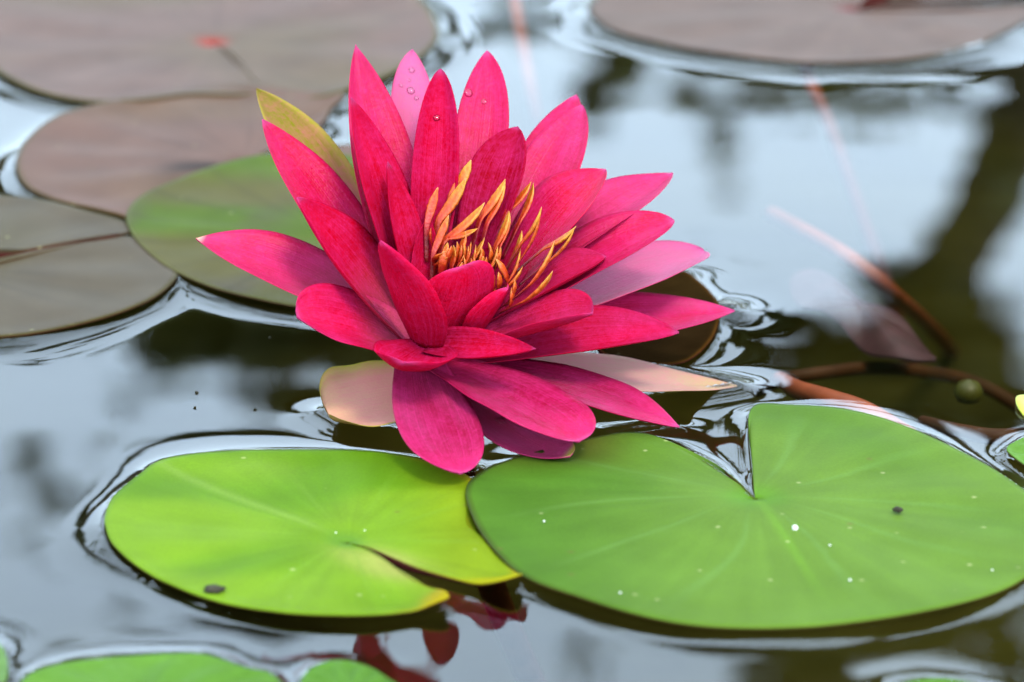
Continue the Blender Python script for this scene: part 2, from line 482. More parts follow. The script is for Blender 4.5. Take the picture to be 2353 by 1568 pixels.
pad_def('M', (1330, 745), [(1340, 738), (1400, 665), (1480, 640), (1560, 636), (1600, 656), (1650, 712), (1648, 765), (1618, 815), (1565, 848), (1480, 850), (1390, 825), (1340, 752)],
        paint_brown(lin(60, 42, 22, .16), lin(70, 50, 22, .16), lin(110, 70, 25, .25), 25), 'small dark brown lily pad floating beneath the right petals', seed=8, z=0.0014, amp=.7)
pad_def('B', (800, 1255), [(832, 1270), (900, 1300), (980, 1330), (1100, 1362), (1165, 1369), (1200, 1356), (1190, 1330), (1190, 1250), (1160, 1180), (1130, 1135), (1087, 1116), (1000, 1081), (900, 1062), (800, 1054),
        (620, 1053), (480, 1060), (375, 1076), (320, 1110), (270, 1155), (245, 1200), (243, 1235), (268, 1283), (345, 1338), (450, 1385), (560, 1415), (700, 1433), (850, 1437), (950, 1426), (1022, 1415), (1030, 1403), (1000, 1378), (940, 1345), (870, 1297), (812, 1262)],
        paint_B, 'bright yellow-green lily pad with yellowing tips below the bloom', seed=9, undul=.6, amp=1.15)
pad_def('A', (1735, 1152), [(1727, 1090), (1720, 1010), (1722, 966), (1745, 947), (1800, 950), (1920, 960), (2030, 985), (2150, 1030), (2260, 1085), (2353, 1150), (2425, 1220), (2430, 1275),
        (2355, 1343), (2250, 1395), (2100, 1435), (1900, 1458), (1700, 1463), (1560, 1455), (1440, 1431), (1330, 1396), (1210, 1350), (1140, 1290), (1090, 1220), (1070, 1152), (1098, 1110), (1165, 1078), (1300, 1042), (1400, 1018), (1455, 1011), (1505, 1018), (1570, 1042), (1645, 1080), (1695, 1122), (1728, 1150)],
        paint_A, 'broad green lily pad with a wide notch and pale midrib right of the yellow-green pad', over=('B', 'H', 'K'), seed=10)
pad_def('H', (330, 1640), [(420, 1665), (560, 1690), (660, 1650), (660, 1610), (622, 1568), (560, 1553), (485, 1527), (420, 1521), (250, 1530), (130, 1546), (60, 1575), (40, 1620), (80, 1680), (180, 1720), (300, 1700)],
        paint_green(lin(134, 190, 72, K), lin(116, 172, 52, K), 41), 'plain green lily pad just in front of the yellow-green pad', seed=11)
pad_def('I', (800, 1600), [(830, 1625), (900, 1640), (930, 1610), (890, 1580), (850, 1556), (790, 1541), (740, 1548), (700, 1575), (690, 1610), (730, 1640), (780, 1628)],
        paint_green(lin(120, 176, 66, K), lin(108, 160, 52, K), 42), 'small round green lily pad amid the mirrored petals', seed=12)
pad_def('J', (-110, 1560), [(-40, 1590), (10, 1590), (18, 1550), (2, 1505), (-60, 1470), (-150, 1460), (-230, 1500), (-250, 1570), (-200, 1620), (-100, 1620)],
        paint_green(lin(150, 196, 110, K), lin(130, 180, 90, K), 43), 'pale green lily pad sliver beside the plain green pad', seed=13)
pad_def('L', (2170, 1666), [(2210, 1696), (2290, 1706), (2330, 1666), (2300, 1616), (2230, 1586), (2150, 1577), (2080, 1588), (2030, 1621), (2020, 1661), (2060, 1706), (2140, 1706)],
        paint_green(lin(124, 180, 66, K), lin(112, 166, 52, K), 45), 'green lily pad ringed by ripples in front of the broad notched pad', seed=15, amp=1.2)
pad_def('K', (2440, 1060), [(2470, 1090), (2530, 1120), (2570, 1080), (2540, 1030), (2460, 1010), (2380, 1018), (2330, 1040), (2312, 1056), (2330, 1074), (2380, 1105), (2440, 1120), (2450, 1085)],
        paint_green(lin(140, 196, 80, K), lin(128, 184, 66, K), 44), 'light green lily pad touching the far rim of the broad notched pad', seed=14)

def seg_dist(px, py, poly):               # distance to a closed outline, and inside flag
    P = np.asarray(poly); Q = np.roll(P, -1, axis=0)
    d2 = np.full(px.shape, 1e9); ins = np.zeros(px.shape, bool); arg = np.zeros(px.shape, int)
    for i in range(len(P)):
        ax, ay = P[i]; bx, by = Q[i]
        ex, ey = bx - ax, by - ay
        l2 = ex * ex + ey * ey + 1e-16
        t = np.clip(((px - ax) * ex + (py - ay) * ey) / l2, 0, 1)
        dd = (px - ax - t * ex) ** 2 + (py - ay - t * ey) ** 2
        m = dd < d2
        d2 = np.where(m, dd, d2); arg = np.where(m, i, arg)
        c = (ay > py) != (by > py)
        with np.errstate(divide='ignore', invalid='ignore'):
            xi = ax + (py - ay) * ex / (ey if abs(ey) > 1e-14 else 1e-14)
        ins ^= c & (px < xi)
    return np.sqrt(d2), ins, arg

def to_px(x, y, z):                       # where a point stands in the photograph's frame (for paint patches on the pads)
    dx, dy, dz = x - CAM.x, y - CAM.y, z - CAM.z
    f = dy * FWD.y + dz * FWD.z
    return IW / 2 + dx / f * FPX, IH / 2 - (dy * UPV.y + dz * UPV.z) / f * FPX

BYKEY = {p['key']: p for p in PADS}
pad_objs = {}
for pd in PADS:
    o, a = pd['out'], pd['apex']
    n = len(o); R = 34
    rr = np.linspace(0, 1, R) ** 0.85
    rr[0] = 0.012
    k = np.linspace(0, 1, n)
    X = a[0] + (o[:, 0] - a[0])[None, :] * rr[:, None]
    Y = a[1] + (o[:, 1] - a[1])[None, :] * rr[:, None]
    rad = np.hypot(X - a[0], Y - a[1])
    Z = np.full(X.shape, pd['z']) + pd['warp'] * wnoise(X * 70, Y * 70, pd['seed']) * 0.8
    Z += 0.0005 * np.cos(k * 6.283 * 11)[None, :] * sstep(0.2, 0.8, rr)[:, None] * sstep(1.0, .8, rr)[:, None]
    Z -= 0.0012 * np.exp(-(rad / 0.006) ** 2)                     # dimple where the stalk joins
    Z += 0.0006 * sstep(0.85, 1.0, rr)[:, None]
    if pd['key'] == 'B':                                          # the two lobes curl at the tips
        U, V = to_px(X, Y, 0.0)
        Z += 0.0020 * sstep(940, 1030, U) * sstep(1360, 1400, V)
        Z += 0.0022 * sstep(1080, 1200, U) * sstep(1335, 1365, V)
    if pd['key'] in ('F', 'G', 'D'):                              # lips of the notch stand up
        lip = np.minimum(k, 1 - k)
        Z += {'F': 0.0045, 'G': 0.0022, 'D': 0.003}[pd['key']] * (np.exp(-((1 - k) / 0.03) ** 2) if pd['key'] == 'D' else np.exp(-(k / 0.03) ** 2) * 1.0)[None, :] * sstep(0.02, 0.4, rr)[:, None] * sstep(1.0, .75, rr)[:, None]
    for q in PADS:                                                # dip below the pads that lie on top
        if pd['key'] in q['over']:
            d, ins, _ = seg_dist(X, Y, q['out'][::3])
            Z = Z - np.where(ins, 0.0016 * sstep(-0.002, 0.004, d), 0.0016 * sstep(0.004, -0.002, d) * 0.3)
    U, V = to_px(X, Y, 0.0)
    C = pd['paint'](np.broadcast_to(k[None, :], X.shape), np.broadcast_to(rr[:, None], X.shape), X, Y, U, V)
    th = 0.0011 * (1 - 0.45 * sstep(0.9, 1.0, rr))[:, None] * np.ones(X.shape)
    top = np.stack([X, Y, Z], -1).reshape(-1, 3)
    bot = np.stack([X, Y, Z - th], -1).reshape(-1, 3)
    V_ = np.vstack([top, bot]); nn = R * n
    F_ = []
    for i in range(R - 1):
        for j in range(n - 1):
            q0 = i * n + j
            F_.append((q0, q0 + n, q0 + n + 1, q0 + 1))
            F_.append((nn + q0, nn + q0 + 1, nn + q0 + n + 1, nn + q0 + n))
    for j in range(n - 1):
        q0 = (R - 1) * n + j
        F_.append((q0, nn + q0, nn + q0 + 1, q0 + 1))
        F_.append((j, j + 1, nn + j + 1, nn + j))
    for i in range(R - 1):
        q0 = i * n; q1 = q0 + n - 1
        F_.append((q0, nn + q0, nn + q0 + n, q0 + n))
        F_.append((q1, q1 + n, nn + q1 + n, nn + q1))
    cols = np.vstack([C.reshape(-1, 3), np.ones((nn, 3)) * lin(110, 50, 45, .25)])
    uv = np.stack([np.broadcast_to(k[None, :], X.shape), np.broadcast_to(rr[:, None], X.shape)], -1).reshape(-1, 2)
    root = empty('lily_pad', (a[0], a[1], 0.0))
    tag(root, pd['label'], 'lily pad', 'lily pads floating on the pond')
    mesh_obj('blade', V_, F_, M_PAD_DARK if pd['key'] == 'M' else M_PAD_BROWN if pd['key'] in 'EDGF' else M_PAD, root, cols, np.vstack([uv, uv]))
    pad_objs[pd['key']] = root
    pd['seg'] = o

# ================================================================== WATER
fx = np.arange(-0.215, 0.2551, 0.001)
fy = np.arange(-0.215, 0.4701, 0.001)
gx = np.r_[-6, -3, -1.5, -0.8, -0.45, -0.3, fx, 0.34, 0.5, 0.8, 1.5, 3, 6]
gy = np.r_[-6, -3, -1.5, -0.8, -0.45, -0.3, fy, 0.55, 0.7, 1.0, 2, 4, 7]
WX, WY = np.meshgrid(gx, gy)
WZ = np.zeros(WX.shape)
fade = sstep(-0.215, -0.195, WX) * sstep(0.255, 0.235, WX) * sstep(-0.215, -0.195, WY) * sstep(0.47, 0.45, WY)
men = np.zeros(WX.shape)
def add_meniscus(outline, amp, lam, seed, front=1.0, modulation=0.45):
    mn, mx_ = outline.min(0) - 0.034, outline.max(0) + 0.034
    i0, i1 = np.searchsorted(gy, mn[1]), np.searchsorted(gy, mx_[1])
    j0, j1 = np.searchsorted(gx, mn[0]), np.searchsorted(gx, mx_[0])
    if i1 <= i0 or j1 <= j0: return
    sx, sy = WX[i0:i1, j0:j1], WY[i0:i1, j0:j1]
    d, ins, arg = seg_dist(sx, sy, outline)
    mod = 1.0 * wnoise(sx * 50, sy * 50, seed) + (0.16 * wnoise(sx * 170, sy * 170, seed + 7) if modulation > .4 else 0)
    sp = np.exp(0.35 * np.clip(mod, -2, 2) * modulation / .45)
    h = amp * (1 + modulation * 0.5 * mod) * np.exp(-d / (lam * sp))
    if front < 1:                           # the near rim lies flatter on the water than the far rim
        yc = outline[:, 1].mean(); ys = (outline[:, 1].max() - outline[:, 1].min()) / 2
        h = h * (front + (1 - front) * sstep(-.55, .2, (sy - yc) / ys))
    h = np.where(ins, amp * np.exp(-d / 0.0016) * 0.9, h)
    men[i0:i1, j0:j1] = (np.abs(men[i0:i1, j0:j1]) ** 3 + np.abs(h) ** 3) ** (1 / 3.0)
for pd in PADS:
    add_meniscus(pd['out'][::2], 0.0014 * pd['amp'], {'B': .0031, 'A': .0033, 'H': .0034, 'I': .0034, 'J': .0034, 'K': .0034}.get(pd['key'], .0038), pd['seed'] + 60, front={'B': .16, 'A': .5}.get(pd['key'], 1.0))
def ring(u, v, ru, rv, n=40):
    return np.array([list(at_z(u + ru * math.cos(t), v + rv * math.sin(t)))[:2] for t in np.linspace(0, 6.283, n, endpoint=False)])
# petals and sepals that touch the water pull it up around them
add_meniscus(gp([(1480, 850), (1560, 862), (1690, 893), (1600, 908), (1480, 922), (1350, 920)]), 0.0021, 0.0040, 91, modulation=.25)
add_meniscus(ring(1664, 726, 26, 8), 0.0024, 0.0046, 92, modulation=.3)
add_meniscus(gp([(1480, 980), (1555, 985), (1480, 1000), (1400, 990)]), 0.0011, 0.0030, 93, modulation=.3)
add_meniscus(gp([(758, 950), (800, 975), (860, 992), (940, 1000), (1000, 990), (900, 950)]), 0.0020, 0.0036, 94, modulation=.3)
add_meniscus(ring(1060, 1088, 40, 8), 0.0012, 0.003, 95)
add_meniscus(ring(1270, 1050, 50, 8), 0.0014, 0.003, 96)
WZ += men * fade
WZ += fade * (0.000006 * wnoise(WX * 95, WY * 130, 5) + 0.000025 * wnoise(WX * 38, WY * 30, 6))
ny, nx = WX.shape
wv = np.stack([WX, WY, WZ], -1).reshape(-1, 3)
idx = np.arange(ny * nx).reshape(ny, nx)
wf = np.stack([idx[:-1, :-1], idx[:-1, 1:], idx[1:, 1:], idx[1:, :-1]], -1).reshape(-1, 4)
# sides and underside make it a closed body of water
per = np.r_[idx[0, :], idx[1:, -1], idx[-1, -2::-1], idx[-2:0:-1, 0]]
low = wv[per].copy(); low[:, 2] = -0.5
nb = len(wv)
lowi = nb + np.arange(len(per))
sides = np.stack([per, lowi, np.roll(lowi, -1), np.roll(per, -1)], -1)
me = bpy.data.meshes.new('water')
allv = np.vstack([wv, low])
allf = np.vstack([wf, sides])
me.vertices.add(len(allv)); me.vertices.foreach_set('co', allv.astype(np.float32).ravel())
nf = len(allf)
me.loops.add(nf * 4 + len(per)); me.polygons.add(nf + 1)
me.loops.foreach_set('vertex_index', np.r_[allf.ravel(), lowi[::-1]].astype(np.int32))
me.polygons.foreach_set('loop_start', np.r_[np.arange(nf) * 4, nf * 4].astype(np.int32))
me.update(calc_edges=True); me.validate()
sm = np.zeros(len(me.polygons), bool); sm[:len(wf)] = True
me.polygons.foreach_set('use_smooth', sm)
me.materials.append(M_WATER)
water = bpy.data.objects.new('water', me); COL.objects.link(water)
tag(water, kind='structure')

# ================================================================== GROUND: pond bed, bank and land to the horizon in one sheet
angs = np.linspace(0, 2 * math.pi, 97)[:-1]
radii = [0, 0.6, 1.5, 2.6, 3.4, 4.0, 4.3, 4.6, 5.0, 5.8, 8, 14, 30, 80, 250, 900]
gv, gf = [], []
for ri, r_ in enumerate(radii):
    for t in angs:
        x, y = r_ * math.cos(t), 0.6 + r_ * math.sin(t) * 1.05
        z = float(np.interp(r_, [0, 2.6, 4.0, 4.5, 5.2, 900], [-0.13, -0.13, -0.08, 0.03, 0.16, 0.2]))
        z += 0.012 * math.sin(3.1 * x + 1.7 * y) * (1 if r_ < 900 else 0)
        gv.append((x, y, z))
m_ = len(angs)
for ri in range(len(radii) - 1):
    for k in range(m_):
        k2 = (k + 1) % m_
        gf.append((ri * m_ + k, (ri + 1) * m_ + k, (ri + 1) * m_ + k2, ri * m_ + k2))
tag(mesh_obj('ground', gv, gf, M_GROUND), kind='structure')

# ================================================================== TREES ON THE FAR BANK (seen only mirrored in the water)
def leaves(clusters, seed, size):
    r = np.random.RandomState(seed)
    V, F = [], []
    for (c, rad, cnt) in clusters:
        c = np.asarray(c); rad = np.asarray(rad)
        pts = r.normal(0, 1, (cnt, 3))
        pts /= np.linalg.norm(pts, axis=1)[:, None]
        pts *= (r.uniform(0, 1, (cnt, 1)) ** 0.5)
        for p in pts * rad + c:
            d = r.normal(0, 1, 3); d /= np.linalg.norm(d)
            e = np.cross(d, r.normal(0, 1, 3)); e /= np.linalg.norm(e)
            s = size * r.uniform(0.6, 1.3)
            b = len(V)
            V += [p - d * s, p + e * s * 0.42, p + d * s, p - e * s * 0.42]
            F.append((b, b + 1, b + 2, b + 3))
    return V, F

def limb(pts, r0, r1, n=24):
    P = catmull(np.array([list(p) for p in pts]), 8)
    P = resample(P, n)
    return tube(P, np.linspace(r0, r1, n), 9)

def join(parts):
    V, F = [], []
    for v, f in parts:
        b = len(V); V += list(v); F += [tuple(i + b for i in q) for q in f]
    return V, F

TD = 9.0
def mcl(u, v, ru, rv, cnt, dist=TD):
    p = mirrored(u, v, dist)
    s = (dist + 1.03) / FPX
    return (list(p), (ru * s, 0.35, rv * s), cnt)
# right-hand tree: a leaning limb crosses upward from the right into a leafy bough
tr = empty('bank_tree', (2.6, 9.2, 0.17))
tag(tr, 'leaning broadleaf tree on the far bank, mirrored dark right of the bloom', 'tree', 'bank trees mirrored in the pond')
parts = [limb([(2.6, 9.2, 0.05), (2.2, 9.15, 1.2), mirrored(2400, 200, TD), mirrored(2290, 420, TD), mirrored(2180, 620, TD), mirrored(2060, 820, TD), mirrored(1900, 1000, TD), mirrored(1850, 1500, TD), (1.6, 9.3, 6.0), (1.9, 9.3, 8.6)], 0.13, 0.025, 60),
         limb([mirrored(2200, 600, TD), mirrored(2000, 760, TD), mirrored(1750, 800, TD), mirrored(1500, 790, TD)], 0.05, 0.02),
         limb([mirrored(2120, 720, TD), mirrored(2300, 900, TD), mirrored(2500, 950, TD)], 0.05, 0.02)]
mesh_obj('trunk', *join(parts), M_BARK, tr)
cl = [mcl(2300, 400, 50, 90, 60), mcl(2180, 620, 60, 60, 60), mcl(2200, 780, 170, 90, 300), mcl(1950, 860, 160, 90, 330), mcl(1700, 850, 170, 80, 330), mcl(1480, 800, 160, 100, 340),
      mcl(2300, 950, 170, 80, 300), mcl(2080, 970, 150, 60, 240), mcl(1840, 990, 140, 50, 180), mcl(1620, 680, 100, 40, 70), mcl(2060, 700, 80, 40, 70),
      mcl(2250, 1560, 260, 90, 420), mcl(1900, 1600, 220, 90, 360), mcl(2100, 1800, 400, 160, 700), mcl(2450, 1300, 130, 200, 300), mcl(1700, 1900, 300, 120, 450)]
def upper_crown(x0, x1, seed, cnt):
    r = np.random.RandomState(seed)
    return [((r.uniform(x0, x1), r.uniform(8.0, 10.5), z), (r.uniform(.3, .9), .5, r.uniform(.10, .32)), 150) for z in np.linspace(4.4, 9.0, cnt)]
cl += upper_crown(0.2, 4.2, 71, 34)
mesh_obj('crown', *leaves(cl, 3, 0.055), M_LEAF, tr, smooth=False)
# left-hand tree
tl = empty('bank_tree', (-2.1, 9.0, 0.17))
tag(tl, 'straight broadleaf tree on the far bank, its low bough mirrored left of the bloom', 'tree', 'bank trees mirrored in the pond')
parts = [limb([(-2.1, 9.0, 0.05), (-2.0, 9.0, 1.5), mirrored(-500, 600, TD), mirrored(-420, 1000, TD), mirrored(-380, 1500, TD), mirrored(-420, 2200, TD), (-2.0, 9.1, 6.5), (-2.1, 9.1, 8.6)], 0.14, 0.03, 50),
         limb([mirrored(-470, 640, TD), mirrored(-100, 740, TD), mirrored(300, 780, TD), mirrored(700, 800, TD), mirrored(1100, 790, TD)], 0.06, 0.015, 40)]
mesh_obj('trunk', *join(parts), M_BARK, tl)
cl = [mcl(420, 770, 130, 60, 200), mcl(640, 780, 160, 75, 330), mcl(860, 800, 150, 90, 320), mcl(1080, 820, 150, 110, 340), mcl(1260, 800, 120, 110, 260), mcl(100, 740, 150, 30, 60),
      mcl(-250, 760, 200, 90, 260), mcl(500, 1950, 420, 160, 600), mcl(-450, 1300, 200, 300, 500), mcl(950, 2050, 300, 120, 400), mcl(560, 1490, 160, 35, 120),
      mcl(60, 1090, 60, 60, 12), mcl(110, 1190, 70, 60, 14), mcl(260, 1010, 60, 90, 9), mcl(330, 1330, 90, 50, 12), mcl(620, 960, 90, 40, 10), mcl(1350, 1480, 60, 70, 8)]
cl += upper_crown(-4.2, -0.3, 72, 34)
mesh_obj('crown', *leaves(cl, 4, 0.055), M_LEAF, tl, smooth=False)
# a thin sapling standing further back
ts = empty('bank_sapling', (0.55, 12.0, 0.18))
tag(ts, 'thin leafy sapling on the far bank, mirrored faintly beyond the right petals', 'tree', 'bank trees mirrored in the pond')
TS = 12.0
mesh_obj('trunk', *join([limb([(0.55, 12.0, 0.05), (0.52, 12.0, 1.6), mirrored(1475, -60, TS), mirrored(1450, 60, TS), mirrored(1400, 160, TS), mirrored(1340, 280, TS)], 0.09, 0.03, 40)]), M_BARK, ts)
cl = [mcl(1430, 130, 55, 60, 130, TS), mcl(1360, 230, 45, 50, 60, TS), mcl(1660, 340, 60, 95, 24, TS), mcl(1900, 225, 450, 35, 190, TS), mcl(1300, 40, 260, 30, 80, TS), mcl(1500, -330, 700, 140, 800, TS)]
mesh_obj('crown', *leaves(cl, 5, 0.06), M_LEAF, ts, smooth=False)
# the wood all round, far off
r_ = np.random.RandomState(11)
fv, ff = [], []
for i in range(9000):
    t = r_.uniform(0, 6.283); R_ = r_.uniform(48, 62)
    hmax = 6.0 + 2.5 * math.sin(5 * t) + 1.5 * math.sin(13 * t + 1)
    p = np.array([R_ * math.cos(t), R_ * math.sin(t), hmax * r_.uniform(0, 1) ** 0.8])
    d = r_.normal(0, 1, 3); d /= np.linalg.norm(d); e = np.cross(d, r_.normal(0, 1, 3)); e /= np.linalg.norm(e)
    s = r_.uniform(0.5, 1.1); b = len(fv)
    fv += [p - d * s, p + e * s * .6, p + d * s, p - e * s * .6]; ff.append((b, b + 1, b + 2, b + 3))
tag(mesh_obj('far_wood', fv, ff, M_LEAF, smooth=False), 'distant dark green wood around the pond', 'wood', kind='stuff')

# ================================================================== THE WATER LILY
flower = empty('water_lily', (0, 0, 0))
tag(flower, 'crimson-pink water lily in full bloom with orange stamens', 'water lily')
CRIM = lin(255, 0, 46, 0.38); MAG = lin(248, 0, 92, 0.29); PINK = lin(250, 105, 176, 0.30); PALE = lin(242, 175, 208, 0.33)
DEEP = lin(200, 0, 22, 0.32); DUSK = lin(220, 0, 66, 0.22)  # DUSK: older magenta, darkened partly for the shade on the drooping petals
AXIS = Vector((0.08, -0.02, 1)).normalized()
REPORT = []
def petal(base, tip, W, mid=None, midy=0.0, cup=0.3, tp=0.5, q=0.8, bw=0.45, sag=0.10, roll=0.0, twist=0.0, hook=0.010, m=0.5, pale=0.0, basep=0.0, tipc=None, edge=None,
          kind='petal', seed=None, keel=0.0, fold=0.0, back=None, label=None, p2=2.0, wave=0.016, minfs=0.5, dusk=0.0, deep=0.0):
    P0, P2 = at_y(*base), at_y(*tip)
    ch = P2 - P0; L = ch.length; a = ch / L
    n0 = (AXIS - a * AXIS.dot(a))
    if n0.length < 0.15: n0 = Vector((0, -1, 0)) - a * (-a.y)
    n0.normalize()
    if roll:
        from mathutils import Quaternion
        n0 = Quaternion(a, math.radians(roll)) @ n0
    if mid:
        Mp = at_y(mid[0], mid[1], (base[2] + tip[2]) / 2 + midy)
        ctrl = Mp * 2 - (P0 + P2) * 0.5
    else:
        ctrl = (P0 + P2) * 0.5 - n0 * sag * L * 2
    nt_, ns = 30, 15
    ts_ = 1 - (1 - np.linspace(0, 1, nt_)) ** 1.35
    ss = np.linspace(-1, 1, ns)
    sideM = a.cross(n0).normalized()
    # how much of the blade's width faces the lens
    view = ((P0 + P2) * 0.5 - CAM).normalized()
    ai = (a - view * a.dot(view)); 
    si = sideM - view * sideM.dot(view)
    if ai.length > 1e-4:
        ai.normalize(); fs = (si - ai * si.dot(ai)).length
    else: fs = si.length
    fs = max(fs, minfs)
    depth = ((P0 + P2) * 0.5 - CAM).dot(FWD)
    Wm = W * depth / FPX / fs
    rs = np.random.RandomState(seed if seed is not None else int(tip[0] * 7 + tip[1]))
    ph = rs.uniform(0, 6.28, 4)
    inn, outt, ci, co, uv = [], [], [], [], []
    for t in ts_:
        p = P0 * (1 - t) ** 2 + ctrl * 2 * t * (1 - t) + P2 * t * t
        tan = ((ctrl - P0) * (1 - t) + (P2 - ctrl) * t).normalized()
        n = (n0 - tan * n0.dot(tan)).normalized()
        if twist:
            from mathutils import Quaternion
            n = Quaternion(tan, math.radians(twist * (t - 0.5))) @ n
        side = tan.cross(n).normalized()
        if t < tp: w = bw + (1 - bw) * math.sin(math.pi / 2 * t / tp) ** 1.0
        else: w = max(0.0, 1 - ((t - tp) / (1 - tp)) ** p2) ** (q + (.12 if q > .7 else 0))
        w = max(w, 0.015) * Wm
        hk = hook * L * max(0, (t - 0.72) / 0.28) ** 2
        for s in ss:
            ed = abs(s)
            off = n * (w * (cup * (s * s) + fold * ed ** 1.5 * (1 if s > 0 else 0)) + hk)
            off += n * (wave * Wm * ed ** 2 * (math.sin(t * 9 + ph[0] + s) + 0.6 * math.sin(t * 17 + ph[1] + 2 * s)))
            off += n * (Wm * 0.02 * math.sin(s * 5 + ph[2]) * (1 - ed))
            lat = s * w * (1 - 0.10 * cup * ed)
            pt = p + side * lat + off
            th = (0.00065 * (1 - ed ** 3) + 0.00018) * (0.55 + 0.45 * (1 - t ** 4))
            if w < 0.0006: th *= 0.4
            inn.append(pt); outt.append(pt - n * th)
            uv.append((s * .5 + .5, t))
    T, S = np.meshgrid(ts_, ss, indexing='ij'); T = T.ravel(); S = S.ravel()
    nz = wnoise(T * 9 + S * 2, S * 3 + T, int(ph[3] * 100)) 
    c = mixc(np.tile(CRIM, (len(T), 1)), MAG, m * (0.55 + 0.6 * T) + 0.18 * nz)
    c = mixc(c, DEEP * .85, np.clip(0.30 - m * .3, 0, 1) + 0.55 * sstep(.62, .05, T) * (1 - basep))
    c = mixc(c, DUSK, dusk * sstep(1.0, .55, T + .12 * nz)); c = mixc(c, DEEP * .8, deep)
    nz2 = wnoise(T * 26 + S * 5, S * 9 - T * 3, int(ph[2] * 100) + 1)
    c = mixc(c, PINK, np.clip(m, .15, 1) * (0.13 * sstep(.2, 1.3, nz2) + 0.08 * sstep(.3, 1.3, nz)) * sstep(.1, .5, T))
    c = mixc(c, PINK, pale * (0.75 + 0.3 * nz))
    c = mixc(c, PALE, sstep(0.5, 1.0, pale) * 0.6)
    c = mixc(c, PALE, basep * sstep(0.55, 0.05, T))
    c = mixc(c, MAG * 0.9 + PINK * 0.1, 0.35 * sstep(0.8, 1.0, np.abs(S)) * m)
    c = mixc(c, PINK, 0.75 * sstep(0.94, 1.0, T))
    cb = mixc(c, MAG, 0.15) * np.array([1.45, 1.0, 1.15])
    if kind == 'sepal':
        inner, mid_c, tipcol, margin = edge
        c = mixc(np.tile(inner, (len(T), 1)), mid_c, sstep(0.25, 0.7, T) + 0.12 * nz)
        c = mixc(c, tipcol, sstep(0.6, 0.95, T))
        c = mixc(c, margin, sstep(0.78, 0.97, np.abs(S)))
        cb = np.tile(lin(150, 150, 30, .45), (len(T), 1)); cb = mixc(cb, lin(120, 70, 40, .4), sstep(-.2, 1, nz) * .5)
    if tipc is not None:
        c = mixc(c, tipc[0], sstep(tipc[1], 1.0, T + 0.05 * S * tipc[2]))
    if back is not None:
        cb = back(T, S, nz)
    Vv = inn + outt; nn = len(inn); Ff = []
    for i in range(nt_ - 1):
        for j in range(ns - 1):
            q0 = i * ns + j
            Ff.append((q0, q0 + 1, q0 + ns + 1, q0 + ns))
            Ff.append((nn + q0, nn + q0 + ns, nn + q0 + ns + 1, nn + q0 + 1))
        q0 = i * ns; q1 = q0 + ns - 1
        Ff.append((q0, q0 + ns, nn + q0 + ns, nn + q0)); Ff.append((q1, nn + q1, nn + q1 + ns, q1 + ns))
    for j in range(ns - 1):
        Ff.append((j, nn + j, nn + j + 1, j + 1))
        q0 = (nt_ - 1) * ns + j
        Ff.append((q0, q0 + 1, nn + q0 + 1, nn + q0))
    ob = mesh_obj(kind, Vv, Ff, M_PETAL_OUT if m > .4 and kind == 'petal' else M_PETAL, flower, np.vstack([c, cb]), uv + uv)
    if label: ob['label'] = label
    REPORT.append((kind, tip[:2], round(L * 1000), round(math.degrees(math.asin(a.z))), round(Wm * 2000), round(fs, 2), round(P2.z * 1000)))
    return ob, (P0, ctrl, P2, n0)

SEP_G = (lin(214, 150, 110, .3), lin(190, 172, 50, .3), lin(160, 166, 16, .3), lin(210, 205, 60, .38))
SEP_P = (lin(232, 160, 135, .62), lin(232, 168, 142, .62), lin(228, 180, 135, .62), lin(180, 185, 30, .5))
SEP_B = (lin(215, 155, 145, .5), lin(215, 175, 152, .5), lin(214, 190, 130, .45), lin(205, 168, 145, .5))
# sepals
petal((905, 740, 14), (588, 210, 58), 66, mid=(730, 402), cup=.30, kind='sepal', edge=SEP_G, q=.85, tp=.45, bw=.5, roll=-6, label='green-tipped upright sepal')
petal((1000, 900, -8), (756, 950, -17), 96, mid=(872, 934), cup=.20, kind='sepal', edge=SEP_P, q=.36, tp=.6, bw=.7, hook=-.02, label='pale pink sepal with green rim, touching the water')
petal((1110, 835, 0), (1692, 893, 17), 58, mid=(1430, 868), cup=.12, kind='sepal', edge=SEP_B, q=1.0, tp=.5, p2=1.6, bw=.5, label='pale beige sepal lying on the water')
petal((1040, 880, -12), (1312, 1050, -44), 54, mid=(1190, 1000), cup=.18, roll=12, kind='petal', m=.8, pale=.62, tipc=(lin(190, 195, 50, .6), .90, -1), q=.6, label='pink petal with a green tip')
# outer and back petals
petal((1000, 690, 10), (945, 118, 55), 60, mid=(955, 330), cup=.25, m=1, pale=.75, q=.75, label='pale pink back petal with droplets')
petal((1050, 650, 10), (1120, 120, 50), 64, mid=(1104, 330), cup=.28, m=.85, q=.75)
petal((945, 720, 6), (815, 105, 40), 74, mid=(874, 380), cup=.30, m=.75, q=.85, tp=.42)
petal((1110, 690, 12), (1325, 222, 57), 62, mid=(1240, 405), cup=.25, m=.9, q=.75)
petal((1120, 690, 8), (1338, 245, 48), 72, mid=(1248, 430), cup=.30, m=.85, pale=.12, q=.75)
petal((980, 680, 6), (1012, 160, 30), 57, mid=(1000, 380), cup=.5, m=.35, q=.7, tp=.45)
petal((1190, 650, 8), (1547, 402, 38), 56, mid=(1392, 500), cup=.35, m=.9, pale=.25, q=.8)
petal((1200, 745, 6), (1617, 580, 38), 60, mid=(1440, 640), cup=.25, m=1, pale=.75, q=.6, label='pale pink right petal')
petal((1130, 815, 2), (1687, 720, 28), 60, mid=(1410, 750), roll=14, cup=.28, m=.9, pale=.22, q=.85)
petal((1140, 730, 2), (1550, 510, 13), 58, mid=(1372, 592), roll=16, cup=.38, m=.7, pale=.12, q=.7)
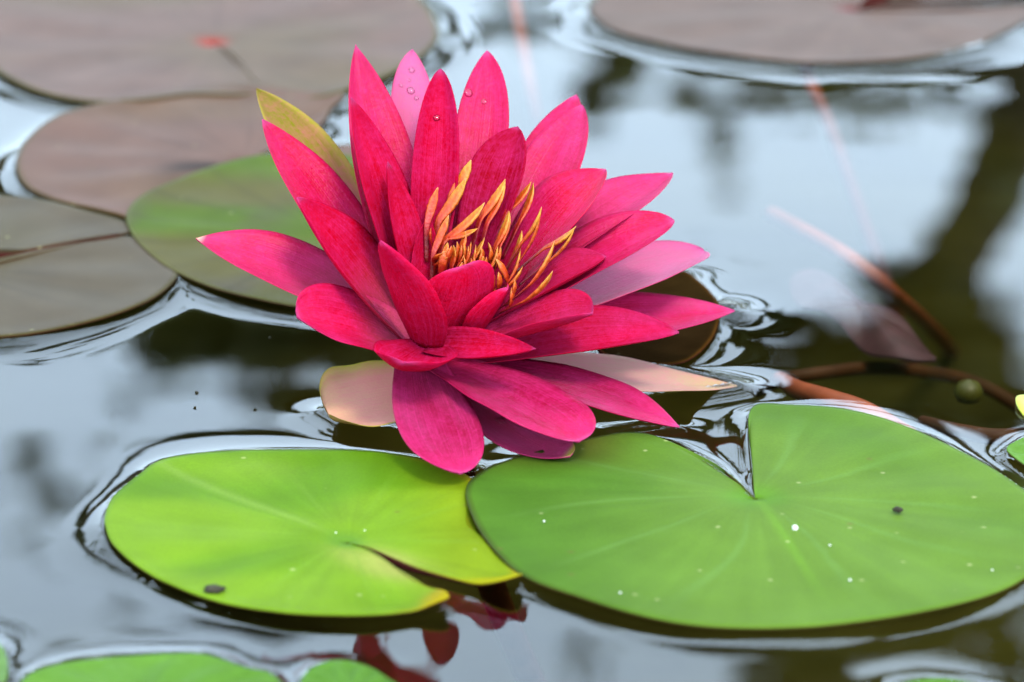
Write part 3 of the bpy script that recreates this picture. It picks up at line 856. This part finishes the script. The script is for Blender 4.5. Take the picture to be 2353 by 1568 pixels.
petal((1150, 690, 4), (1393, 392, 18), 64, mid=(1290, 496), cup=.30, m=.5, q=.8)
petal((1080, 640, 6), (1190, 293, 25), 66, mid=(1140, 425), cup=.35, m=0, deep=.6, q=.75)
petal((930, 770, 4), (600, 278, 25), 64, mid=(742, 490), roll=-10, cup=.33, m=.6, basep=.25, q=.8, tp=.45)
petal((930, 775, -4), (680, 455, 0), 54, mid=(795, 605), roll=-12, cup=.40, m=.1, basep=.2, q=.75, tp=.45)
petal((960, 740, 2), (803, 225, 16), 54, mid=(872, 465), cup=.40, m=.1, q=.8, tp=.4)
petal((975, 740, 0), (888, 372, 10), 36, mid=(928, 560), cup=.5, m=0, q=.8)
petal((990, 740, 0), (985, 495, 8), 36, mid=(975, 620), cup=.45, m=0, q=.8)
petal((920, 765, -2), (450, 552, 10), 62, mid=(672, 634), roll=-16, cup=.32, m=.8, pale=.18, basep=.5, q=.75, tp=.5, tipc=(lin(245, 190, 150, .65), .95, 0))
petal((1000, 825, -6), (680, 728, -24), 64, mid=(812, 752), roll=-28, cup=.30, m=.45, pale=.05, basep=.3, q=.55, tp=.55, bw=.55)
# right inner
petal((1110, 740, -2), (1393, 592, 5), 36, mid=(1286, 640), cup=.55, m=.3, pale=.2, roll=15, q=.8)
petal((1060, 830, -5), (1560, 768, -4), 54, mid=(1330, 782), roll=18, cup=.40, m=.35, pale=.1, q=.85)
petal((1070, 800, -8), (1363, 720, -16), 44, mid=(1250, 748), cup=.5, m=.3, pale=.2, q=.5, roll=8)
# front ones seen from behind
petal((985, 800, -10), (1062, 612, -18), 80, mid=(1050, 700), cup=.22, roll=-15, m=.05, q=.38, tp=.55, bw=.55, wave=.03)
petal((1080, 790, -6), (1166, 662, -10), 40, mid=(1130, 720), cup=.4, m=0, q=.6)
petal((965, 790, -14), (873, 555, -26), 52, mid=(926, 675), cup=.30, m=.1, q=.8, tp=.4, bw=.6)
petal((985, 795, -16), (1232, 803, -30), 38, mid=(1105, 806), cup=.6, m=.1, q=.85, tp=.35, bw=.7, roll=35)
petal((985, 795, -14), (925, 856, -40), 80, mid=(955, 835), cup=.35, m=.25, q=.5, tp=.55, bw=.4, hook=.10)
# drooping front petals
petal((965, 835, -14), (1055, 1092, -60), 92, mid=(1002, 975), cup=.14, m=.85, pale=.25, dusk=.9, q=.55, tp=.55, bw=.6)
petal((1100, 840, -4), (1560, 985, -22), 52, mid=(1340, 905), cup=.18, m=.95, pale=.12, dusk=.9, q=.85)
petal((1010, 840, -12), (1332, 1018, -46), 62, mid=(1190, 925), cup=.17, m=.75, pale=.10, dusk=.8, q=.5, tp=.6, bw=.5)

# receptacle, seed cup and stalk
def lathe(prof, center, n=28):
    V, F = [], []
    for (r, z) in prof:
        for k in range(n):
            t = 2 * math.pi * k / n
            V.append((center[0] + r * math.cos(t), center[1] + r * math.sin(t), center[2] + z))
    for i in range(len(prof) - 1):
        for k in range(n):
            k2 = (k + 1) % n
            F.append((i * n + k, i * n + k2, (i + 1) * n + k2, (i + 1) * n + k))
    return V, F
cb_ = at_y(1035, 800, 0)
V_, F_ = lathe([(0.0003, -.004), (.006, -.003), (.0085, .002), (.010, .008), (.0115, .013), (.0120, .0150), (.011, .0158), (.008, .0152), (.004, .0145), (.0003, .0150)], cb_)
hz = np.array([v[2] - cb_.z for v in V_])
mesh_obj('receptacle', V_, F_, M_STAMEN, flower, mixc(np.tile(lin(200, 20, 30, .5), (len(V_), 1)), lin(225, 90, 20, .6), sstep(.013, .0155, hz)))
st = resample(catmull(np.array([[cb_.x, cb_.y, cb_.z - .003], [cb_.x, cb_.y + .004, -.005], [cb_.x + .01, .03, -.06], [cb_.x + .03, .10, -.14]]), 8), 24)
mesh_obj('stalk', *tube(st, np.full(24, .0038), 10), M_STALK, flower)

# stamens: orange straps, each with a groove, tip and base read off the photograph
def cx(x, y): return ((950 + x / 3.92) * 0.96078, (350 + y / 3.92) * 0.96078)
ST = [((695, 135), (500, 480), 26, .9), ((662, 310), (385, 695), 26, .85), ((388, 392), (275, 740), 20, .25), ((487, 652), (338, 1000), 18, .5), ((1018, 318), (780, 670), 24, .9),
      ((1015, 330), (845, 715), 20, .7), ((828, 540), (440, 880), 24, .85), ((1268, 345), (1025, 610), 22, .6), ((1296, 352), (1150, 700), 22, .75), ((1065, 615), (925, 930), 26, .95), ((1066, 630), (965, 930), 18, .7),
      ((1372, 575), (1170, 900), 26, .95), ((1360, 600), (1195, 1000), 20, .7), ((1182, 798), (1070, 1070), 26, .9), ((757, 788), (480, 860), 20, .7), ((655, 800), (555, 1080), 20, .45),
      ((832, 866), (610, 1170), 22, .75), ((860, 900), (880, 1060), 18, .7), ((800, 960), (715, 1190), 20, .45), ((955, 945), (850, 1170), 20, .75), ((962, 1016), (790, 1225), 20, .9), ((930, 1055), (1045, 1275), 20, .65),
      ((1168, 968), (1055, 1250), 22, .85), ((1188, 1138), (1000, 1345), 22, .7), ((1692, 760), (1385, 950), 24, 1.0), ((1680, 775), (1430, 1070), 20, .9), ((1492, 900), (1245, 1300), 24, .9), ((1465, 1188), (1200, 1450), 26, .9),
      ((1078, 1330), (1060, 1500), 18, .5), ((518, 940), (425, 1120), 26, .15), ((545, 945), (560, 1090), 14, .6), ((308, 768), (325, 900), 16, .1), ((700, 950), (600, 1160), 16, .5), ((750, 930), (660, 1180), 18, .55),
      ((640, 1000), (560, 1130), 14, .55), ((900, 1150), (880, 1400), 24, .35), ((960, 1180), (950, 1350), 20, .5), ((845, 1040), (800, 1190), 16, .4), ((420, 1010), (350, 1060), 20, .45), ((470, 1050), (360, 1110), 18, .5), ((1110, 1260), (1060, 1450), 18, .5)]
rs_ = np.random.RandomState(77)
for i in range(26):       # the packed short straps at the heart
    a_ = rs_.uniform(0, 6.283); x_, y_ = 690 + 300 * math.cos(a_) * rs_.uniform(.35, 1), 1075 + 120 * math.sin(a_) * rs_.uniform(.3, 1)
    ST.append(((x_ + rs_.uniform(-20, 45), y_ - rs_.uniform(40, 130)), (x_ - 25, y_ + 70), rs_.uniform(13, 19), rs_.uniform(.35, .85)))
OR_T, OR_M, OR_B = lin(255, 172, 40, .39), lin(255, 92, 4, .36), lin(228, 8, 4, .32)
for i, (tp_, bs_, wd, yel) in enumerate(ST):
    rs = np.random.RandomState(900 + i)
    yb = float(np.interp(bs_[1], [450, 1500], [13, -8])) + rs.uniform(-1, 1)
    yt = float(np.interp(tp_[1], [130, 1350], [17, -9])) + rs.uniform(-1, 1)
    if tp_[0] > 1330: yt -= 9; yb -= 5
    B, T_ = at_y(*cx(*bs_), yb), at_y(*cx(*tp_), yt)
    ax = (T_ - B); L = ax.length; a = ax / L
    toc = Vector((cb_.x, cb_.y, T_.z)) - (B + T_) * .5; toc.z = 0.012
    n = toc - a * toc.dot(a); n.normalize()
    side = a.cross(n)
    wd_m = wd / 3.92 * .96 * 0.112e-3 * 1.75
    nt_, sec = 22, 8
    V_, F_, cc = [], [], []
    rt = Vector((cb_.x, cb_.y, cb_.z + .012)); hz_ = B - rt; hz_.z = 0
    root_ = rt + hz_.normalized() * min(.009, hz_.length * .6)      # where the strap leaves the receptacle
    root_.z = min(root_.z, B.z - .003)
    root_ = B - ax * .45 + (root_ - (B - ax * .45)) * .35
    tail = (B - root_).length
    for k in range(nt_):
        t = -0.55 + 1.55 * k / (nt_ - 1)
        if t < 0:
            e = -t / .55
            c0 = B.lerp(root_, e)
        else:
            c0 = B + ax * t + n * (-0.045 * L * 4 * t * (1 - t) + 0.05 * L * t ** 3) + side * (0.014 * L * (math.sin(3 * t + i) - math.sin(i)))
        tt = max(t, 0)
        w = wd_m * (0.80 + 0.45 * math.sin(math.pi * min(1, tt * 1.05)) ) * (1 - max(0, (tt - .62) / .38) ** 2.2 * .86)
        if t < 0: w *= 1 - .35 * (-t / .55)
        d_ = w * 0.42
        for q in range(sec):
            ang = 2 * math.pi * q / sec
            g = (0.1 if q == 2 else 1.0)        # the groove on the inner face
            jit = 1 + rs.uniform(-.09, .09) * sstep(.2, .5, t)
            V_.append(c0 + side * (w * math.cos(ang) * jit) + n * (d_ * math.sin(ang) * g * jit))
            f = t * .9 + (yel - .5) * .6 + rs.uniform(-.12, .12) + (.12 if q in (0, 4, 1, 3) else -.08)
            c_ = mixc(OR_B[None], OR_M, sstep(.0, .55, f))[0]; c_ = mixc(c_[None], OR_T, sstep(.55, 1.15, f))[0]
            if t < 0: c_ = mixc(c_[None], lin(170, 0, 18, .3), min(1, -t / .25))[0]
            if t > .97: c_ = mixc(c_[None], lin(235, 130, 100, .45), .5)[0]
            cc.append(c_)
    for k in range(nt_ - 1):
        for q in range(sec):
            q2 = (q + 1) % sec
            F_.append((k * sec + q, k * sec + q2, (k + 1) * sec + q2, (k + 1) * sec + q))
    F_.append(tuple(range(sec))[::-1]); F_.append(tuple((nt_ - 1) * sec + q for q in range(sec)))
    mesh_obj('stamen', V_, F_, M_STAMEN, flower, np.array(cc))

# ================================================================== STALKS AND A LEAF UNDER WATER
def stalk(pts, r0, r1, mat, parent=None, name='stalk'):
    P = resample(catmull(np.array([list(at_z(u, v, z)) for u, v, z in pts]), 10), 40)
    return mesh_obj(name, *tube(P, np.linspace(r0, r1, 40), 10), mat, parent)
stalk([(1840, 120, -.001), (1862, 190, -.006), (1905, 290, -.020), (1962, 450, -.045), (2030, 640, -.075), (2100, 860, -.12)], .0022, .0026, M_STALK, pad_objs['F'])
stalk([(1170, -60, -.002), (1185, 20, -.01), (1205, 130, -.022), (1230, 260, -.04), (1260, 420, -.07)], .0022, .0024, M_STALK, pad_objs['E'])
s1 = stalk([(1770, 490, -.030), (1800, 505, -.024), (1950, 590, -.016), (2060, 680, -.030), (2150, 765, -.075), (2200, 830, -.14)], .0022, .0026, M_STALK, None, 'sunken_stalk')
tag(s1, 'pinkish stalk sunk along the upper rim of the drowned purple leaf', 'stalk', 'stalks under water')
s2 = stalk([(1740, 900, -.034), (1800, 872, -.028), (1900, 856, -.026), (2010, 846, -.030), (2130, 856, -.036), (2240, 880, -.042), (2340, 935, -.048), (2420, 1010, -.052)], .0019, .0021, M_STALK_DIM, None, 'sunken_stalk')
tag(s2, 'brown stalk arching under water behind the notched pad', 'stalk', 'stalks under water')
s3 = stalk([(1790, 870, -.02), (1830, 895, -.010), (1900, 918, -.006), (1985, 948, -.006), (2090, 1010, -.012)], .0020, .0034, M_STALK, None, 'sunken_stalk')
tag(s3, 'bright orange stalk dipping beneath the rim of the notched pad', 'stalk', 'stalks under water')
s4 = stalk([(2120, 970, -.012), (2200, 990, -.008), (2290, 1004, -.006), (2380, 1000, -.008)], .0018, .0024, M_STALK_DIM, None, 'sunken_stalk')
tag(s4, 'short rust-coloured stalk under water beside the light green pad', 'stalk', 'stalks under water')
bud = at_z(2225, 905, -.02)
V_, F_ = lathe([(.0003, -.003), (.003, -.002), (.0042, .0005), (.003, .003), (.0003, .0042)], bud, 14)
tag(mesh_obj('lily_bud', V_, F_, plain_material('bud_skin', tuple(lin(150, 150, 40, .15)), .5, .3)), 'small yellow-green bud sunk below the arching brown stalk', 'bud')
# drowned purple leaf
lo = [(1815, 620), (1850, 603), (1905, 612), (1990, 655), (2070, 710), (2140, 765), (2150, 800), (2100, 812), (2020, 780), (1930, 720), (1850, 670)]
P = resample(np.vstack([catmull(np.array([list(at_z(u, v, -.017)) for u, v in lo]), 8, True)]), 70)
c0 = P.mean(0)
V_, F_ = [], []
for j, s in enumerate((0.02, .3, .6, .85, 1.0)):
    for i, p in enumerate(P):
        w = c0 + (p - c0) * s
        V_.append((w[0], w[1], w[2] - .004 * s * s + .002 * math.sin(i * .36) * s))
for j in range(4):
    for i in range(70):
        i2 = (i + 1) % 70
        F_.append((j * 70 + i, j * 70 + i2, (j + 1) * 70 + i2, (j + 1) * 70 + i))
nb_ = len(V_)
V_ += [(v[0], v[1], v[2] - .0008) for v in V_]
F_ += [tuple(reversed([i + nb_ for i in f])) for f in F_]
tag(mesh_obj('drowned_leaf', V_, F_, plain_material('drowned_leaf_skin', tuple(lin(140, 84, 96, .16)), .5, .3, .25, 120)), 'dull purple leaf drowned just under the surface right of the bloom', 'leaf')
# yellow scrap of leaf at the water's surface
q0 = at_z(2372, 930, .0008)
tag(mesh_obj('leaf_scrap', *(lambda n=18: ([(q0.x + .0042 * math.cos(2 * math.pi * k / n), q0.y + .010 * math.sin(2 * math.pi * k / n), q0.z + z + .0008 * math.cos(4 * math.pi * k / n)) for z in (0, -.0008) for k in range(n)],
     [tuple(range(n)), tuple(range(2 * n - 1, n - 1, -1))] + [(k, n + k, n + (k + 1) % n, (k + 1) % n) for k in range(n)]))(), plain_material('yellow_leaf', tuple(lin(200, 205, 20, .5)), .45, .4)), 'yellow scrap of leaf afloat above the light green pad', 'leaf')

# ================================================================== SMALL THINGS
def pebble(name, u, v, z, rx, ry, rz, mat, label, cat, group=None, rot=0.0, seed=1):
    c = at_z(u, v, z); r = np.random.RandomState(seed); V, F = [], []
    n, m2 = 12, 7
    for i in range(m2):
        la = -math.pi / 2 + math.pi * i / (m2 - 1)
        for k in range(n):
            lo_ = 2 * math.pi * k / n
            j = 1 + r.uniform(-.3, .3)
            x, y = rx * math.cos(la) * math.cos(lo_) * j, ry * math.cos(la) * math.sin(lo_) * j
            V.append((c.x + x * math.cos(rot) - y * math.sin(rot), c.y + x * math.sin(rot) + y * math.cos(rot), c.z + rz * math.sin(la)))
    for i in range(m2 - 1):
        for k in range(n):
            k2 = (k + 1) % n; F.append((i * n + k, i * n + k2, (i + 1) * n + k2, (i + 1) * n + k))
    return tag(mesh_obj(name, V, F, mat), label, cat, group)
pebble('seed_husk', 492, 1353, .0025, .0024, .0022, .0007, M_SEED, 'flat dark seed husk lying on the yellow-green pad', 'seed')
pebble('seed_husk', 2063, 1171, .0026, .0011, .0012, .0007, M_SEED, 'tiny dark brown seed husk on the broad green pad', 'seed', rot=.7)
pebble('chaff_speck', 1827, 1213, .0026, .0007, .0013, .0006, M_CHAFF, 'white chaff speck by the midrib of the broad pad', 'speck')
for i, (u, v, s) in enumerate([(1907, 1253, .38), (1953, 1333, .42), (1250, 1198, .4), (2280, 1310, .35), (1425, 1362, .4), (772, 1224, .32), (838, 1219, .26)]):
    pebble('chaff_speck', u, v, .0025, .0006 * s, .0012 * s, .0004 * s, M_CHAFF,
           'pinprick pale speck on the broad green pad' if u > 1100 else 'pinprick pale speck at the heart of the yellow-green pad', 'speck', 'pale specks on the pads', seed=i + 5)

for i, (u, v, s_) in enumerate([(452, 902, 1.0), (448, 936, .7), (586, 941, .7), (300, 1100, .6), (620, 776, .6)]):
    pebble('floating_fleck', u, v, .0002, .0005 * s_, .0006 * s_, .0003, M_SEED, 'tiny dark fleck afloat on open water between olive-brown and yellow-green pads', 'fleck', 'flecks afloat', rot=i, seed=i + 30)
# droplets sitting on the petals
dg = bpy.context.evaluated_depsgraph_get()
dg.update()
def droplet(u, v, r_px, label):
    d = ray(u, v).normalized()
    hit, loc, nor, fi, ob, mtx = scn.ray_cast(dg, CAM + d * .5, d)
    if not hit or ob.name.split('.')[0] not in ('petal', 'sepal'): return
    if nor.dot(d) > 0: nor = -nor
    r = r_px * 0.112e-3
    t1 = nor.cross(Vector((0, 0, 1))).normalized(); t2 = nor.cross(t1)
    V, F = [], []; n, m2 = 16, 7
    for i in range(m2):
        la = -0.25 + (math.pi / 2 + 0.25) * i / (m2 - 1)
        for k in range(n):
            w = 2 * math.pi * k / n
            V.append(loc + (t1 * math.cos(w) + t2 * math.sin(w)) * r * max(math.cos(la), .002) + nor * r * 0.55 * math.sin(la))
    for i in range(m2 - 1):
        for k in range(n):
            k2 = (k + 1) % n; F.append((i * n + k, i * n + k2, (i + 1) * n + k2, (i + 1) * n + k))
    F.append(tuple(range(n))[::-1])
    tag(mesh_obj('water_droplet', V, F, M_DROP), label, 'droplet', 'droplets on the petals')
droplet(944, 209, 10, 'largest clear droplet on the pale pink back petal')
droplet(946, 162, 8, 'clear droplet closest to the tip of the pale pink back petal')
for a_ in [(957, 226, 6), (921, 197, 5), (941, 185, 4)]: droplet(*a_, 'pinhead droplet beside the largest droplet on the pale pink back petal')
droplet(1076, 214, 11, 'larger of two droplets on the tall rounded back petal')
droplet(1112, 234, 7, 'smaller of two droplets on the tall rounded back petal')
droplet(1003, 271, 8, 'clear droplet on the folded middle back petal')
droplet(1566, 470, 6, 'clear droplet on the sunlit right petal')
droplet(1150, 968, 12, 'clear droplet on the petal with the green tip')

for r in REPORT: print('PETAL', r)
